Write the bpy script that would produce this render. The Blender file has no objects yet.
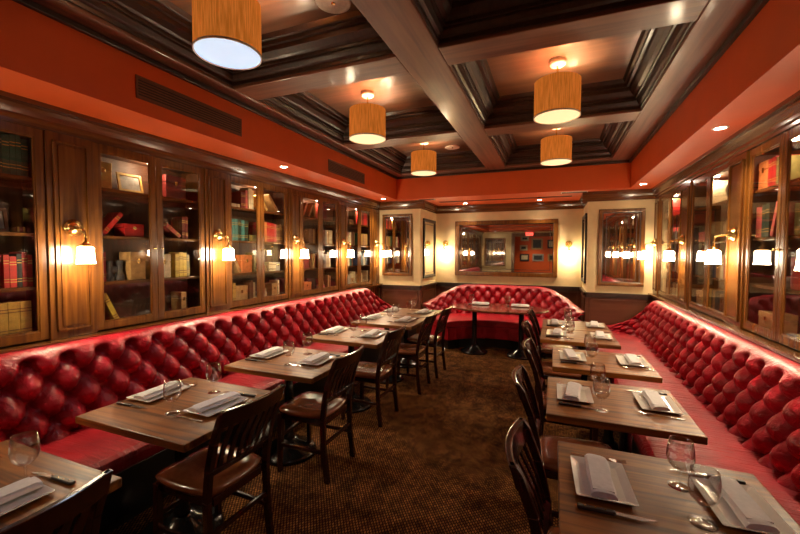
import bpy, math, random
from mathutils import Matrix, Vector
R = math.radians
S = bpy.context.scene
COL = S.collection
random.seed(7)

# ---------------------------------------------------------------- camera, world, exposure
cam_d = bpy.data.cameras.new('camera')
cam_d.sensor_width = 36; cam_d.lens = 385 * 36 / 800; cam_d.clip_start = 0.05; cam_d.clip_end = 60
cam = bpy.data.objects.new('camera', cam_d); COL.objects.link(cam); S.camera = cam
ya, pi_, ro = R(21.8), R(2.2), R(0.2)
f_ = Vector((-math.sin(ya), math.cos(ya), 0)); r_ = Vector((math.cos(ya), math.sin(ya), 0)); u_ = Vector((0, 0, 1))
f2 = f_ * math.cos(pi_) - u_ * math.sin(pi_); u2 = u_ * math.cos(pi_) + f_ * math.sin(pi_)
r3 = r_ * math.cos(ro) + u2 * math.sin(ro); u3 = -r_ * math.sin(ro) + u2 * math.cos(ro)
m = Matrix((r3, u3, -f2)).transposed().to_4x4(); m.translation = (0, 0, 1.6)
cam.matrix_world = m
w = bpy.data.worlds.new('world'); S.world = w; w.use_nodes = True
w.node_tree.nodes['Background'].inputs[0].default_value = (0.30, 0.16, 0.09, 1)
w.node_tree.nodes['Background'].inputs[1].default_value = 0.02
S.view_settings.view_transform = 'Standard'; S.view_settings.look = 'None'
S.view_settings.gamma = 1; S.view_settings.use_curve_mapping = False
S.view_settings.exposure = 1.6
S.cycles.max_bounces = 10; S.cycles.diffuse_bounces = 4; S.cycles.glossy_bounces = 5
S.cycles.transparent_max_bounces = 24; S.cycles.sample_clamp_indirect = 4
S.cycles.caustics_reflective = False; S.cycles.caustics_refractive = False

SCONCE_E, SHADE_E, PEND_UP, DOWN_W, PUCK_W, COOL_W = 38, 0.20, 6, 22, 1.9, 5

# ---------------------------------------------------------------- materials
def new_mat(n):
    m = bpy.data.materials.new(n); m.use_nodes = True
    nt = m.node_tree; return m, nt, nt.nodes['Principled BSDF']
def setp(b, **k):
    for a, v in k.items():
        n = {'col': 'Base Color', 'rough': 'Roughness', 'metal': 'Metallic', 'coat': 'Coat Weight', 'coatr': 'Coat Roughness', 'spec': 'Specular IOR Level', 'sheen': 'Sheen Weight'}[a]
        b.inputs[n].default_value = (*v, 1) if a == 'col' else v
def plain(n, col, rough=.5, metal=0, coat=0, bump=0, scale=40, var=.12, coatr=.1, spec=.5):
    m, nt, b = new_mat(n); setp(b, col=col, rough=rough, metal=metal, coat=coat, coatr=coatr, spec=spec)
    tc = nt.nodes.new('ShaderNodeTexCoord'); no = nt.nodes.new('ShaderNodeTexNoise'); no.inputs['Scale'].default_value = scale; no.inputs['Detail'].default_value = 4
    nt.links.new(tc.outputs['Object'], no.inputs['Vector'])
    rp = nt.nodes.new('ShaderNodeValToRGB')
    rp.color_ramp.elements[0].color = (*[c * (1 - var) for c in col], 1); rp.color_ramp.elements[1].color = (*[min(1, c * (1 + var)) for c in col], 1)
    rp.color_ramp.elements[0].position = .3; rp.color_ramp.elements[1].position = .7
    nt.links.new(no.outputs['Fac'], rp.inputs['Fac']); nt.links.new(rp.outputs['Color'], b.inputs['Base Color'])
    if bump:
        bp = nt.nodes.new('ShaderNodeBump'); bp.inputs['Strength'].default_value = bump; bp.inputs['Distance'].default_value = .01
        nt.links.new(no.outputs['Fac'], bp.inputs['Height']); nt.links.new(bp.outputs['Normal'], b.inputs['Normal'])
    return m
def wood(n, dark, light, axis='z', rough=.3, coat=.4, scale=1.0, bump=.05, spec=.5):
    m, nt, b = new_mat(n); setp(b, rough=rough, coat=coat, coatr=.12, spec=spec)
    tc = nt.nodes.new('ShaderNodeTexCoord'); mp = nt.nodes.new('ShaderNodeMapping')
    s = {'x': (1.2, 22, 22), 'y': (22, 1.2, 22), 'z': (22, 22, 1.2)}[axis]
    mp.inputs['Scale'].default_value = [v * scale for v in s]
    no = nt.nodes.new('ShaderNodeTexNoise'); no.inputs['Scale'].default_value = 1.4; no.inputs['Detail'].default_value = 6; no.inputs['Distortion'].default_value = .6
    rp = nt.nodes.new('ShaderNodeValToRGB'); rp.color_ramp.elements[0].color = (*dark, 1); rp.color_ramp.elements[1].color = (*light, 1)
    rp.color_ramp.elements[0].position = .33; rp.color_ramp.elements[1].position = .68
    nt.links.new(tc.outputs['Object'], mp.inputs['Vector']); nt.links.new(mp.outputs['Vector'], no.inputs['Vector'])
    nt.links.new(no.outputs['Fac'], rp.inputs['Fac']); nt.links.new(rp.outputs['Color'], b.inputs['Base Color'])
    bp = nt.nodes.new('ShaderNodeBump'); bp.inputs['Strength'].default_value = bump; bp.inputs['Distance'].default_value = .004
    nt.links.new(no.outputs['Fac'], bp.inputs['Height']); nt.links.new(bp.outputs['Normal'], b.inputs['Normal'])
    return m
def emis(n, col, s):
    m, nt, b = new_mat(n); setp(b, col=(.8, .8, .8), rough=.5)
    b.inputs['Emission Color'].default_value = (*col, 1); b.inputs['Emission Strength'].default_value = s
    return m
def thin_glass(n, tint=(1, 1, 1), ior=1.5, rough=0.0):
    m, nt, b = new_mat(n); nt.nodes.remove(b)
    tr = nt.nodes.new('ShaderNodeBsdfTransparent'); tr.inputs[0].default_value = (*tint, 1)
    gl = nt.nodes.new('ShaderNodeBsdfGlossy'); gl.inputs['Roughness'].default_value = rough
    lw = nt.nodes.new('ShaderNodeLayerWeight'); lw.inputs[0].default_value = .5
    pw = nt.nodes.new('ShaderNodeMath'); pw.operation = 'POWER'; pw.inputs[1].default_value = 5 if ior < 1.6 else 2.2
    fr = nt.nodes.new('ShaderNodeMath'); fr.operation = 'MULTIPLY_ADD'; fr.inputs[1].default_value = .9; fr.inputs[2].default_value = .05 if ior < 1.6 else .08
    nt.links.new(lw.outputs['Facing'], pw.inputs[0]); nt.links.new(pw.outputs[0], fr.inputs[0])
    mx = nt.nodes.new('ShaderNodeMixShader')
    nt.links.new(fr.outputs[0], mx.inputs[0]); nt.links.new(tr.outputs[0], mx.inputs[1]); nt.links.new(gl.outputs[0], mx.inputs[2])
    nt.links.new(mx.outputs[0], nt.nodes['Material Output'].inputs[0])
    return m
def leather(n, col, rough=.32, wr=.35, scale=14, stretch=(1, 1, 1)):
    m, nt, b = new_mat(n); setp(b, rough=rough, coat=.12 if rough < .4 else 0, coatr=.22, spec=.5 if rough < .4 else .3)
    tc = nt.nodes.new('ShaderNodeTexCoord'); mp = nt.nodes.new('ShaderNodeMapping'); mp.inputs['Scale'].default_value = stretch
    a = nt.nodes.new('ShaderNodeTexNoise'); a.inputs['Scale'].default_value = scale; a.inputs['Detail'].default_value = 5; a.inputs['Distortion'].default_value = 1.2
    c = nt.nodes.new('ShaderNodeTexNoise'); c.inputs['Scale'].default_value = 5
    rp = nt.nodes.new('ShaderNodeValToRGB')
    rp.color_ramp.elements[0].color = (*[x * .72 for x in col], 1); rp.color_ramp.elements[1].color = (*[min(1, x * 1.2) for x in col], 1)
    rp.color_ramp.elements[0].position = .3; rp.color_ramp.elements[1].position = .7
    bp = nt.nodes.new('ShaderNodeBump'); bp.inputs['Strength'].default_value = wr; bp.inputs['Distance'].default_value = .02
    L = nt.links.new
    L(tc.outputs['Object'], mp.inputs['Vector']); L(mp.outputs['Vector'], a.inputs['Vector']); L(tc.outputs['Object'], c.inputs['Vector'])
    L(c.outputs['Fac'], rp.inputs['Fac']); L(rp.outputs['Color'], b.inputs['Base Color']); L(a.outputs['Fac'], bp.inputs['Height']); L(bp.outputs['Normal'], b.inputs['Normal'])
    return m
def carpet_mat():
    m, nt, b = new_mat('carpet'); setp(b, rough=.95, spec=.1)
    L = nt.links.new; N = nt.nodes.new
    tc = N('ShaderNodeTexCoord'); mp = N('ShaderNodeMapping'); mp.inputs['Rotation'].default_value = (0, 0, R(35)); mp.inputs['Scale'].default_value = (66, 33, 1)
    br = N('ShaderNodeTexBrick'); br.inputs['Scale'].default_value = 1; br.inputs['Mortar Size'].default_value = .20; br.inputs['Mortar Smooth'].default_value = .5; br.inputs['Bias'].default_value = 0
    br.inputs['Brick Width'].default_value = 1; br.inputs['Row Height'].default_value = .8
    br.inputs['Color1'].default_value = (.42, .18, .040, 1); br.inputs['Color2'].default_value = (.15, .052, .017, 1); br.inputs['Mortar'].default_value = (.028, .009, .005, 1)
    no = N('ShaderNodeTexNoise'); no.inputs['Scale'].default_value = 9; no.inputs['Detail'].default_value = 5
    n2 = N('ShaderNodeTexNoise'); n2.inputs['Scale'].default_value = 260
    ad = N('ShaderNodeMath'); ad.operation = 'MULTIPLY_ADD'; ad.inputs[1].default_value = .8
    ad2 = N('ShaderNodeMath'); ad2.operation = 'MULTIPLY_ADD'; ad2.inputs[1].default_value = 2.6; ad2.inputs[2].default_value = -.75
    mx = N('ShaderNodeVectorMath'); mx.operation = 'SCALE'
    L(tc.outputs['Object'], mp.inputs[0]); L(mp.outputs[0], br.inputs[0]); L(tc.outputs['Object'], no.inputs[0]); L(tc.outputs['Object'], n2.inputs[0])
    L(no.outputs[0], ad2.inputs[0]); L(n2.outputs[0], ad.inputs[0]); L(ad2.outputs[0], ad.inputs[2])
    L(br.outputs['Color'], mx.inputs[0]); L(ad.outputs[0], mx.inputs['Scale']); L(mx.outputs[0], b.inputs['Base Color'])
    bp = N('ShaderNodeBump'); bp.inputs['Strength'].default_value = .5; bp.inputs['Distance'].default_value = .006
    L(n2.outputs[0], bp.inputs['Height']); L(bp.outputs[0], b.inputs['Normal'])
    return m
def fabric_shade():
    m, nt, b = new_mat('lampshade_fabric'); setp(b, rough=.9, spec=.1)
    L = nt.links.new; N = nt.nodes.new
    tc = N('ShaderNodeTexCoord'); mp = N('ShaderNodeMapping'); mp.inputs['Scale'].default_value = (120, 120, 8)
    no = N('ShaderNodeTexNoise'); no.inputs['Scale'].default_value = 1; no.inputs['Detail'].default_value = 3
    rp = N('ShaderNodeValToRGB'); e = rp.color_ramp.elements; e[0].color = (.44, .12, .012, 1); e[1].color = (.66, .19, .028, 1); e[0].position = .35; e[1].position = .65
    L(tc.outputs['Object'], mp.inputs[0]); L(mp.outputs[0], no.inputs[0]); L(no.outputs[0], rp.inputs[0]); L(rp.outputs[0], b.inputs['Base Color']); L(rp.outputs[0], b.inputs['Emission Color'])
    b.inputs['Emission Strength'].default_value = SHADE_E
    return m
M = dict(
    wall_wood=wood('mahogany_panel', (.090, .026, .004), (.20, .072, .010), 'z', .25, .3),
    wall_wood_y=wood('mahogany_rail', (.070, .020, .004), (.15, .050, .009), 'y', .22, .4),
    wall_wood_x=wood('mahogany_rail_across', (.080, .024, .004), (.17, .060, .010), 'x', .25, .3),
    beam_y=wood('beam_wood', (.13, .050, .026), (.25, .105, .058), 'y', .38, .25, .8),
    beam_x=wood('beam_wood_across', (.13, .050, .026), (.25, .105, .058), 'x', .38, .25, .8),
    mould=wood('dark_moulding', (.020, .008, .004), (.045, .018, .009), 'y', .38, .15, 1, .01),
    ceil=wood('ceiling_veneer', (.12, .055, .028), (.22, .105, .058), 'x', .30, .4, .35),
    table=wood('table_oak', (.080, .023, .003), (.38, .132, .020), 'x', .40, 0, 1.0, .12, .38),
    chair=wood('cherry_chair_wood', (.018, .0035, .002), (.050, .011, .006), 'z', .22, .6),
    oval=wood('polished_oval_top', (.10, .025, .012), (.22, .07, .03), 'x', .15, .8),
    seat=plain('brown_leather', (.24, .072, .026), .22, coat=.6, bump=.05),
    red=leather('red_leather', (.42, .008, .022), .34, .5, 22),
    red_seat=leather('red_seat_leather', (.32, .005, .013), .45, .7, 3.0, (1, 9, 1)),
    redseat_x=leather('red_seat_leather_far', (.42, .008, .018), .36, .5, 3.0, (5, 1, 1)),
    paint=plain('orange_red_paint', (.70, .10, .012), .5, var=.06, scale=3),
    cream=plain('cream_plaster', (.74, .57, .30), .7, var=.08, scale=5, bump=.03),
    brass=plain('polished_brass', (.80, .56, .20), .25, 1, var=.05),
    steel=plain('steel', (.6, .6, .6), .2, 1, var=.05),
    iron=plain('black_cast_iron', (.02, .02, .02), .22, .6, coat=.6, bump=.1),
    black=plain('black', (.012, .011, .010), .35),
    handle=plain('dark_knife_handle', (.025, .014, .012), .4),
    china=plain('glazed_china', (.90, .87, .80), .15, coat=.5, var=.03),
    linen=plain('folded_linen', (.86, .84, .84), .85, var=.05, bump=.15, scale=60),
    mirror=plain('mirror_silver', (.86, .84, .80), .02, 1, var=0),
    glass=thin_glass('pane_glass', (.96, .95, .93), 1.5),
    wine=thin_glass('goblet_glass', (.995, .995, .995), 1.75),
    vent=plain('vent_grille', (.16, .055, .028), .5),
    slot=plain('dark_slot', (.03, .012, .008), .6),
    white=plain('white_enamel', (.75, .70, .62), .4),
    pages=plain('page_edges', (.62, .52, .36), .8),
    carpet=carpet_mat(), fabric=fabric_shade(),
    sconce=emis('lit_sconce_glass', (1, .80, .52), SCONCE_E),
    diff_cool=emis('lit_diffuser_white', (.42, .66, .92), .30),
    diff_warm=emis('lit_diffuser_warm', (1, .66, .30), .36),
    puck=emis('lit_cabinet_light', (1, .82, .58), 6),
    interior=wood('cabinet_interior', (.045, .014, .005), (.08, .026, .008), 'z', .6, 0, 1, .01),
    wains=wood('wainscot_wood', (.10, .032, .013), (.15, .050, .020), 'x', .32, .4, .3, .01),
    down=emis('lit_downlight', (1, .86, .66), 40),
    exitred=emis('lit_exit_letters', (1, .04, .03), 2.5),
)
BOOKC = {'red': (.42, .012, .012), 'dark red': (.16, .012, .010), 'green': (.02, .09, .06), 'dark green': (.012, .035, .022), 'gold': (.50, .30, .06), 'tan': (.42, .24, .09),
         'brown': (.15, .06, .022), 'cream': (.66, .55, .34), 'teal': (.05, .20, .19), 'black': (.02, .02, .024), 'orange': (.58, .18, .05), 'olive': (.20, .17, .05), 'navy': (.02, .04, .10), 'pink': (.55, .10, .09), 'yellow': (.60, .42, .05), 'grey': (.3, .28, .25)}
BM = {k: plain(k.replace(' ', '_') + '_cover', v, .5, var=.25, scale=25) for k, v in BOOKC.items()}
M.update({k + '_c': v for k, v in BM.items()})

# ---------------------------------------------------------------- mesh helpers
class MB:
    def __init__(s): s.v = []; s.f = []
    def add(s, vs, fs, mat=None):
        o = len(s.v)
        s.v += [tuple(mat @ Vector(v)) if mat else tuple(v) for v in vs]; s.f += [tuple(i + o for i in f) for f in fs]; return s
    def box(s, x0, x1, y0, y1, z0, z1, mat=None):
        return s.add([(x0, y0, z0), (x1, y0, z0), (x1, y1, z0), (x0, y1, z0), (x0, y0, z1), (x1, y0, z1), (x1, y1, z1), (x0, y1, z1)],
                     [(0, 3, 2, 1), (4, 5, 6, 7), (0, 1, 5, 4), (1, 2, 6, 5), (2, 3, 7, 6), (3, 0, 4, 7)], mat)
    def lathe(s, prof, n=24, mat=None, close=False):
        vs = []; fs = []
        for r, z in prof:
            for k in range(n):
                a = 2 * math.pi * k / n; vs.append((r * math.cos(a), r * math.sin(a), z))
        for i in range(len(prof) - 1):
            for k in range(n):
                k2 = (k + 1) % n; fs.append((i * n + k, i * n + k2, (i + 1) * n + k2, (i + 1) * n + k))
        if close:
            fs.append(tuple(range(n - 1, -1, -1))); fs.append(tuple((len(prof) - 1) * n + k for k in range(n)))
        return s.add(vs, fs, mat)
    def tube(s, pts, r, n=8, flat=1.0, mat=None):
        pts = [Vector(p) for p in pts]; rs = r if isinstance(r, (list, tuple)) else [r] * len(pts)
        vs = []; fs = []
        up = Vector((0, 0, 1))
        for i, p in enumerate(pts):
            t = (pts[min(i + 1, len(pts) - 1)] - pts[max(i - 1, 0)]).normalized()
            a = t.cross(up)
            if a.length < .15: a = t.cross(Vector((0, 1, 0)))
            a.normalize(); b = a.cross(t)
            for k in range(n):
                q = 2 * math.pi * k / n; vs.append(p + a * rs[i] * math.cos(q) + b * rs[i] * flat * math.sin(q))
        for i in range(len(pts) - 1):
            for k in range(n):
                k2 = (k + 1) % n; fs.append((i * n + k, i * n + k2, (i + 1) * n + k2, (i + 1) * n + k))
        fs.append(tuple(range(n - 1, -1, -1))); fs.append(tuple((len(pts) - 1) * n + k for k in range(n)))
        return s.add(vs, fs, mat)
    def bar(s, p, q, wx, wy, p2=None):   # square-section bar, section axes x and y, from p to q
        (x, y, z), (X, Y, Z) = p, q; a, b = wx / 2, wy / 2; A, B = p2 or (a, b)
        return s.add([(x - a, y - b, z), (x + a, y - b, z), (x + a, y + b, z), (x - a, y + b, z), (X - A, Y - B, Z), (X + A, Y - B, Z), (X + A, Y + B, Z), (X - A, Y + B, Z)],
                     [(0, 3, 2, 1), (4, 5, 6, 7), (0, 1, 5, 4), (1, 2, 6, 5), (2, 3, 7, 6), (3, 0, 4, 7)])
    def prism_y(s, prof, y0, y1):        # prof of (x,z), extruded along y
        n = len(prof); vs = [(x, y0, z) for x, z in prof] + [(x, y1, z) for x, z in prof]
        fs = [(i, (i + 1) % n, n + (i + 1) % n, n + i) for i in range(n)] + [tuple(range(n - 1, -1, -1)), tuple(range(n, 2 * n))]
        return s.add(vs, fs)
    def prism_z(s, poly, z0, z1):
        n = len(poly); vs = [(x, y, z0) for x, y in poly] + [(x, y, z1) for x, y in poly]
        fs = [(i, (i + 1) % n, n + (i + 1) % n, n + i) for i in range(n)] + [tuple(range(n - 1, -1, -1)), tuple(range(n, 2 * n))]
        return s.add(vs, fs)
    def grid(s, nu, nv, fn):
        vs = [fn(i / nu, j / nv) for j in range(nv + 1) for i in range(nu + 1)]
        fs = [(j * (nu + 1) + i, j * (nu + 1) + i + 1, (j + 1) * (nu + 1) + i + 1, (j + 1) * (nu + 1) + i) for j in range(nv) for i in range(nu)]
        return s.add(vs, fs)
    def build(s, name, mat, parent=None, bevel=0, smooth=False, seg=2, loc=None):
        me = bpy.data.meshes.new(name); me.from_pydata(s.v, [], s.f); me.validate()
        import bmesh
        bm = bmesh.new(); bm.from_mesh(me); bmesh.ops.recalc_face_normals(bm, faces=bm.faces); bm.to_mesh(me); bm.free()
        me.materials.append(M[mat] if isinstance(mat, str) else mat)
        if smooth:
            for p in me.polygons: p.use_smooth = True
        o = bpy.data.objects.new(name, me); COL.objects.link(o)
        if parent: o.parent = parent
        if loc: o.location = loc
        if bevel:
            b = o.modifiers.new('bevel', 'BEVEL'); b.width = bevel; b.segments = seg; b.limit_method = 'ANGLE'
        return o
def tag(o, label=None, cat=None, group=None, kind=None):
    for k, v in (('label', label), ('category', cat), ('group', group), ('kind', kind)):
        if v: o[k] = v
    return o
def thing(name, label, cat, loc=(0, 0, 0), rz=0, group=None):
    o = bpy.data.objects.new(name, None); COL.objects.link(o); o.empty_display_size = .1
    o.location = loc; o.rotation_euler = (0, 0, rz); return tag(o, label, cat, group)
def struct(name, mb, mat, bevel=0, smooth=False, label=None):
    o = mb.build(name, mat, None, bevel, smooth); o['kind'] = 'structure'
    o['label'] = label or ('interior ' + name.replace('_', ' ').rstrip(' 0123456789')); return o
def kids(o): return [c for c in bpy.data.objects if c.parent == o]
def copy_tree(o, parent=None, K=None):
    if K is None:
        K = {}
        for c in bpy.data.objects:
            if c.parent: K.setdefault(c.parent.name, []).append(c)
    c = o.copy(); COL.objects.link(c)
    if parent: c.parent = parent
    for ch in K.get(o.name, []): copy_tree(ch, c, K)
    return c
TN = [0]
def trim(mb, mat, label, bevel=0, smooth=False):
    TN[0] += 1; return struct('trim_%d' % TN[0], mb, mat, bevel, smooth, label)

# ---------------------------------------------------------------- the room
XL, XR, YB, YF, ZS, ZC, ZB = -3.27, 1.60, 7.5, -2.6, 2.515, 3.15, 2.9
FL, FR, FBk, FFr = -2.57, .98, 6.25, -1.45
PY, PXL, PXR = 6.52, -2.22, .47
struct('floor', MB().box(XL, XR, -4.2, YB, -.05, 0), 'carpet', label='brown and gold patterned carpet floor')
struct('wall_left', MB().box(XL - .1, XL, -4.2, YB, 0, 3.2), 'wall_wood')
struct('wall_right', MB().box(XR, XR + .1, -4.2, YB, 0, 3.2), 'wall_wood')
struct('wall_back', MB().box(XL, XR, YB, YB + .1, 0, 3.2), 'cream', label='cream plaster back wall')
# piers on both sides of the back alcove
trim(MB().box(XL, PXL, PY, YB, 0, ZS), 'cream', 'cream wall pier left of the alcove')
trim(MB().box(PXR, XR, PY, YB, 0, ZS), 'cream', 'cream wall pier right of the alcove')
# wainscot, chair rail on the back wall and piers
def wains(x0, x1, y, n):
    mb = MB().box(x0, x1, y - .015, y, 0, .96)
    wd = (x1 - x0 - .06 * (n + 1)) / n
    for i in range(n):
        a = x0 + .06 + i * (wd + .06)
        for q in ((a, a + wd, .15, .17), (a, a + wd, .88, .90), (a, a + .02, .15, .9), (a + wd - .02, a + wd, .15, .9)): mb.box(q[0], q[1], y - .027, y - .014, q[2], q[3])
    trim(mb, 'wains', 'dark wood wainscot panelling')
    trim(MB().box(x0 - .02, x1 + .02, y - .045, y, .96, 1.0).box(x0 - .01, x1 + .01, y - .03, y, .925, .96), 'mould', 'dark chair rail')
wains(PXL, PXR, YB, 3); wains(-3.0, PXL + .015, PY, 1); wains(PXR - .015, 1.34, PY, 1)
for x, s in ((PXL, 1), (PXR, -1)):
    xs = sorted((x, x + s * .015)); mb = MB().box(xs[0], xs[1], PY, YB, 0, .96)
    xs2 = sorted((x, x + s * .027))
    for q in ((PY + .08, YB - .1, .15, .17), (PY + .08, YB - .1, .88, .9), (PY + .08, PY + .1, .15, .9), (YB - .12, YB - .1, .15, .9)): mb.box(xs2[0], xs2[1], q[0], q[1], q[2], q[3])
    trim(mb, 'wains', 'dark wood wainscot on the pier side')
    xs = sorted((x, x + s * .045)); trim(MB().box(xs[0], xs[1], PY - .045, YB, .96, 1.0), 'mould', 'dark chair rail on the pier side')
# soffit (dropped border) with orange fascia
struct('ceiling', MB().box(XL, XR, -4.2, YB, ZC, ZC + .05), 'ceil', label='copper brown veneered ceiling between the beams')
for n, q in (('left', (XL, FL, -4.2, YB)), ('right', (FR, XR, -4.2, YB)), ('far', (FL, FR, FBk, YB)), ('near', (FL, FR, -4.2, FFr))):
    trim(MB().box(q[0], q[1], q[2], q[3], ZS, ZB - .02), 'paint', 'orange red painted soffit, %s side' % n)
# crown mouldings under the soffit
def crown(p, q, nx, ny, label, d0=.0):      # along p->q on the floor plan, normal (nx,ny) to the room
    prof = [(.0, 2.375), (.012, 2.375), (.012, 2.395), (.02, 2.41), (.02, 2.43), (.045, 2.455), (.062, 2.475), (.062, 2.487), (.085, 2.487), (.085, ZS), (0, ZS)]
    mb = MB(); n = len(prof)
    vs = [(x + nx * o, y + ny * o, z) for (x, y) in (p, q) for o, z in prof]
    fs = [(i, (i + 1) % n, n + (i + 1) % n, n + i) for i in range(n)] + [tuple(range(n)), tuple(range(n, 2 * n))]
    trim(mb.add(vs, fs), 'wall_wood_y' if nx else 'wall_wood_x', label)
CXL, CXR = -3.03, 1.345                       # cabinet faces
crown((CXL, YF), (CXL, PY), 1, 0, 'crown moulding above the left bookcases')
crown((CXR, YF), (CXR, PY), -1, 0, 'crown moulding above the right bookcases')
crown((CXL, PY), (PXL + .085, PY), 0, -1, 'crown moulding on the left pier'); crown((PXR - .085, PY), (CXR, PY), 0, -1, 'crown moulding on the right pier')
crown((PXL, PY), (PXL, YB), 1, 0, 'crown moulding on the left pier side'); crown((PXR, PY), (PXR, YB), -1, 0, 'crown moulding on the right pier side')
crown((PXL, YB), (PXR, YB), 0, -1, 'crown moulding on the back wall')
# frieze and low base behind the banquettes, side by side
for x0, x1 in ((XL, CXL), (CXR, XR)):
    trim(MB().box(x0, x1, YF, PY, 2.37, ZS), 'wall_wood_y', 'wood frieze above bookcases')
    trim(MB().box(x0, x1, YF, PY, 0, .985), 'wall_wood', 'wood base under the bookcases')
trim(MB().box(XL, CXL + .082, YF, PY, .985, 1.018), 'wall_wood_y', 'sill ledge under the left bookcases', .004)
trim(MB().box(CXR - .072, XR, YF, PY, .985, 1.018), 'wall_wood_y', 'sill ledge under the right bookcases', .004)
# beams
BX, BXR = -1.0, -.71
ys = [(-1.07, -.8), (.67, .94), (2.42, 2.67), (4.15, 4.42)]
trim(MB().box(BX, BXR, FFr, FBk, ZB, ZC), 'beam_y', 'long central ceiling beam', .006)
for a, b, nm in ((FL, -2.42, 'left'), (.72, FR, 'right')):
    trim(MB().box(a, b, FFr, FBk, ZB, ZC), 'beam_y', 'border ceiling beam on the %s' % nm, .006)
for (a, b), nm in zip(ys + [(6.07, FBk), (FFr, -1.42)], ['behind camera', 'nearest', 'middle', 'far', 'farthest', 'front border']):
    for x0, x1, sd in ((-2.42, BX, 'left'), (BXR, .72, 'right')):
        trim(MB().box(x0, x1, a, b, ZB + .0015, ZC), 'beam_x', 'cross ceiling beam, %s %s' % (nm, sd), .006)
# coffers: stepped moulding rings
cof_y = [(-.8, .67), (.94, 2.42), (2.67, 4.15), (4.42, 6.07)]
prof = [(0, 2.925), (.012, 2.925), (.012, 2.95), (.03, 2.96), (.045, 2.985), (.045, 3.0), (.06, 3.0), (.06, 3.02), (.085, 3.03), (.115, 3.06), (.12, 3.09), (.145, 3.09), (.145, 3.115), (.165, 3.12), (.18, 3.149)]
for (a, b) in cof_y:
    for x0, x1 in ((-2.42, BX), (BXR, .72)):
        mb = MB(); vs = []; fs = []
        for o, z in prof: vs += [(x0 + o, a + o, z), (x1 - o, a + o, z), (x1 - o, b - o, z), (x0 + o, b - o, z)]
        for i in range(len(prof) - 1):
            for k in range(4): k2 = (k + 1) % 4; fs.append((i * 4 + k, i * 4 + k2, i * 4 + 4 + k2, i * 4 + 4 + k))
        trim(mb.add(vs, fs), 'mould', 'dark stepped moulding inside ceiling coffer')
for x, s in ((FL, 1), (FR, -1)):              # thin dark bead where the fascia meets the beams
    xs = sorted((x - s * .0, x + s * .03)); trim(MB().box(xs[0], xs[1], FFr, FBk, ZB - .035, ZB), 'mould', 'dark bead along the top of the fascia', .004)
trim(MB().box(FL, FR, FBk - .03, FBk, ZB - .035, ZB), 'mould', 'dark bead along top of far fascia', .004)
# front wall behind the camera (seen in the mirrors)
trim(MB().box(XL, -1.75, YF - .1, YF, 0, ZS), 'cream', 'cream front wall')
trim(MB().box(-1.75, -1.62, YF - .12, YF + .03, 0, 2.3).box(-1.75, CXR, YF - .12, YF + .03, 2.3, 2.45), 'wall_wood', 'dark wood frame of the opening to the next room')
trim(MB().box(-1.75, XR, YF - .1, YF, 2.45, ZS), 'cream', 'cream strip above the opening')
struct('wall_front', MB().box(XL, XR, -4.3, -4.2, 0, 3.2), 'paint', label='orange red wall of the next room')

# ---------------------------------------------------------------- bookcases
ORD = ['first', 'second', 'third', 'fourth', 'fifth', 'sixth', 'seventh', 'eighth', 'ninth', 'tenth', 'eleventh', 'twelfth']
SH = [1.055, 1.375, 1.715, 2.065]             # shelf surfaces, bottom to top
def bookcase(W, name_label, loc, rz, lit=True):
    t = thing('bookcase', name_label, 'bookcase', loc, rz)
    h = W / 2 - .002
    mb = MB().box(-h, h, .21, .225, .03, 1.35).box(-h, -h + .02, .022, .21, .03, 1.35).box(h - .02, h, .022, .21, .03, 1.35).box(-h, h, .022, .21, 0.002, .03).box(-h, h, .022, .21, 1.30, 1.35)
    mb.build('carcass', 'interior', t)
    for z in SH[1:]:
        MB().box(-h + .02, h - .02, .03, .21, z - 1.025 - .022, z - 1.025).build('shelf', 'wall_wood_x', t, .002)
    pk = MB().lathe([(0, -.008), (.022, -.008), (.026, 0)], 18, Matrix.Translation((0, .06, 1.30))).build('puck_light', 'puck', t, smooth=True)
    if lit:
        d = bpy.data.lights.new('puck_glow', 'POINT'); d.energy = PUCK_W; d.color = (1, .78, .5); d.shadow_soft_size = .02
        q = bpy.data.objects.new('puck_glow', d); COL.objects.link(q); q.parent = pk; q.location = (0, .06, 1.255)
    st = .047
    for s in (-1, 1):
        a, b = (-h, -.0015) if s < 0 else (.0015, h)
        d = MB().box(a, a + st, 0, .021, .005, 1.345).box(b - st, b, 0, .021, .005, 1.345).box(a + st, b - st, 0, .021, .005, .06).box(a + st, b - st, 0, .021, 1.29, 1.345)
        for q in ((a + st, b - st, .06, .07), (a + st, b - st, 1.28, 1.29), (a + st, a + st + .01, .07, 1.28), (b - st - .01, b - st, .07, 1.28)):
            d.box(q[0], q[1], .004, .016, q[2], q[3])
        dr = d.build('door', 'wall_wood', t, .0025)
        MB().box(a + st + .01, b - st - .01, .008, .011, .07, 1.28).build('glass_pane', 'glass', dr)
        k = MB(); k.lathe([(0, -.026), (.007, -.025), (.010, -.018), (.007, -.010), (.004, -.006), (.004, 0.001)], 12, Matrix.Translation((-.028 if s < 0 else .028, 0, .60)) @ Matrix.Rotation(R(-90), 4, 'X'))
        k.build('knob', 'brass', dr, smooth=True)
    return t
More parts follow.
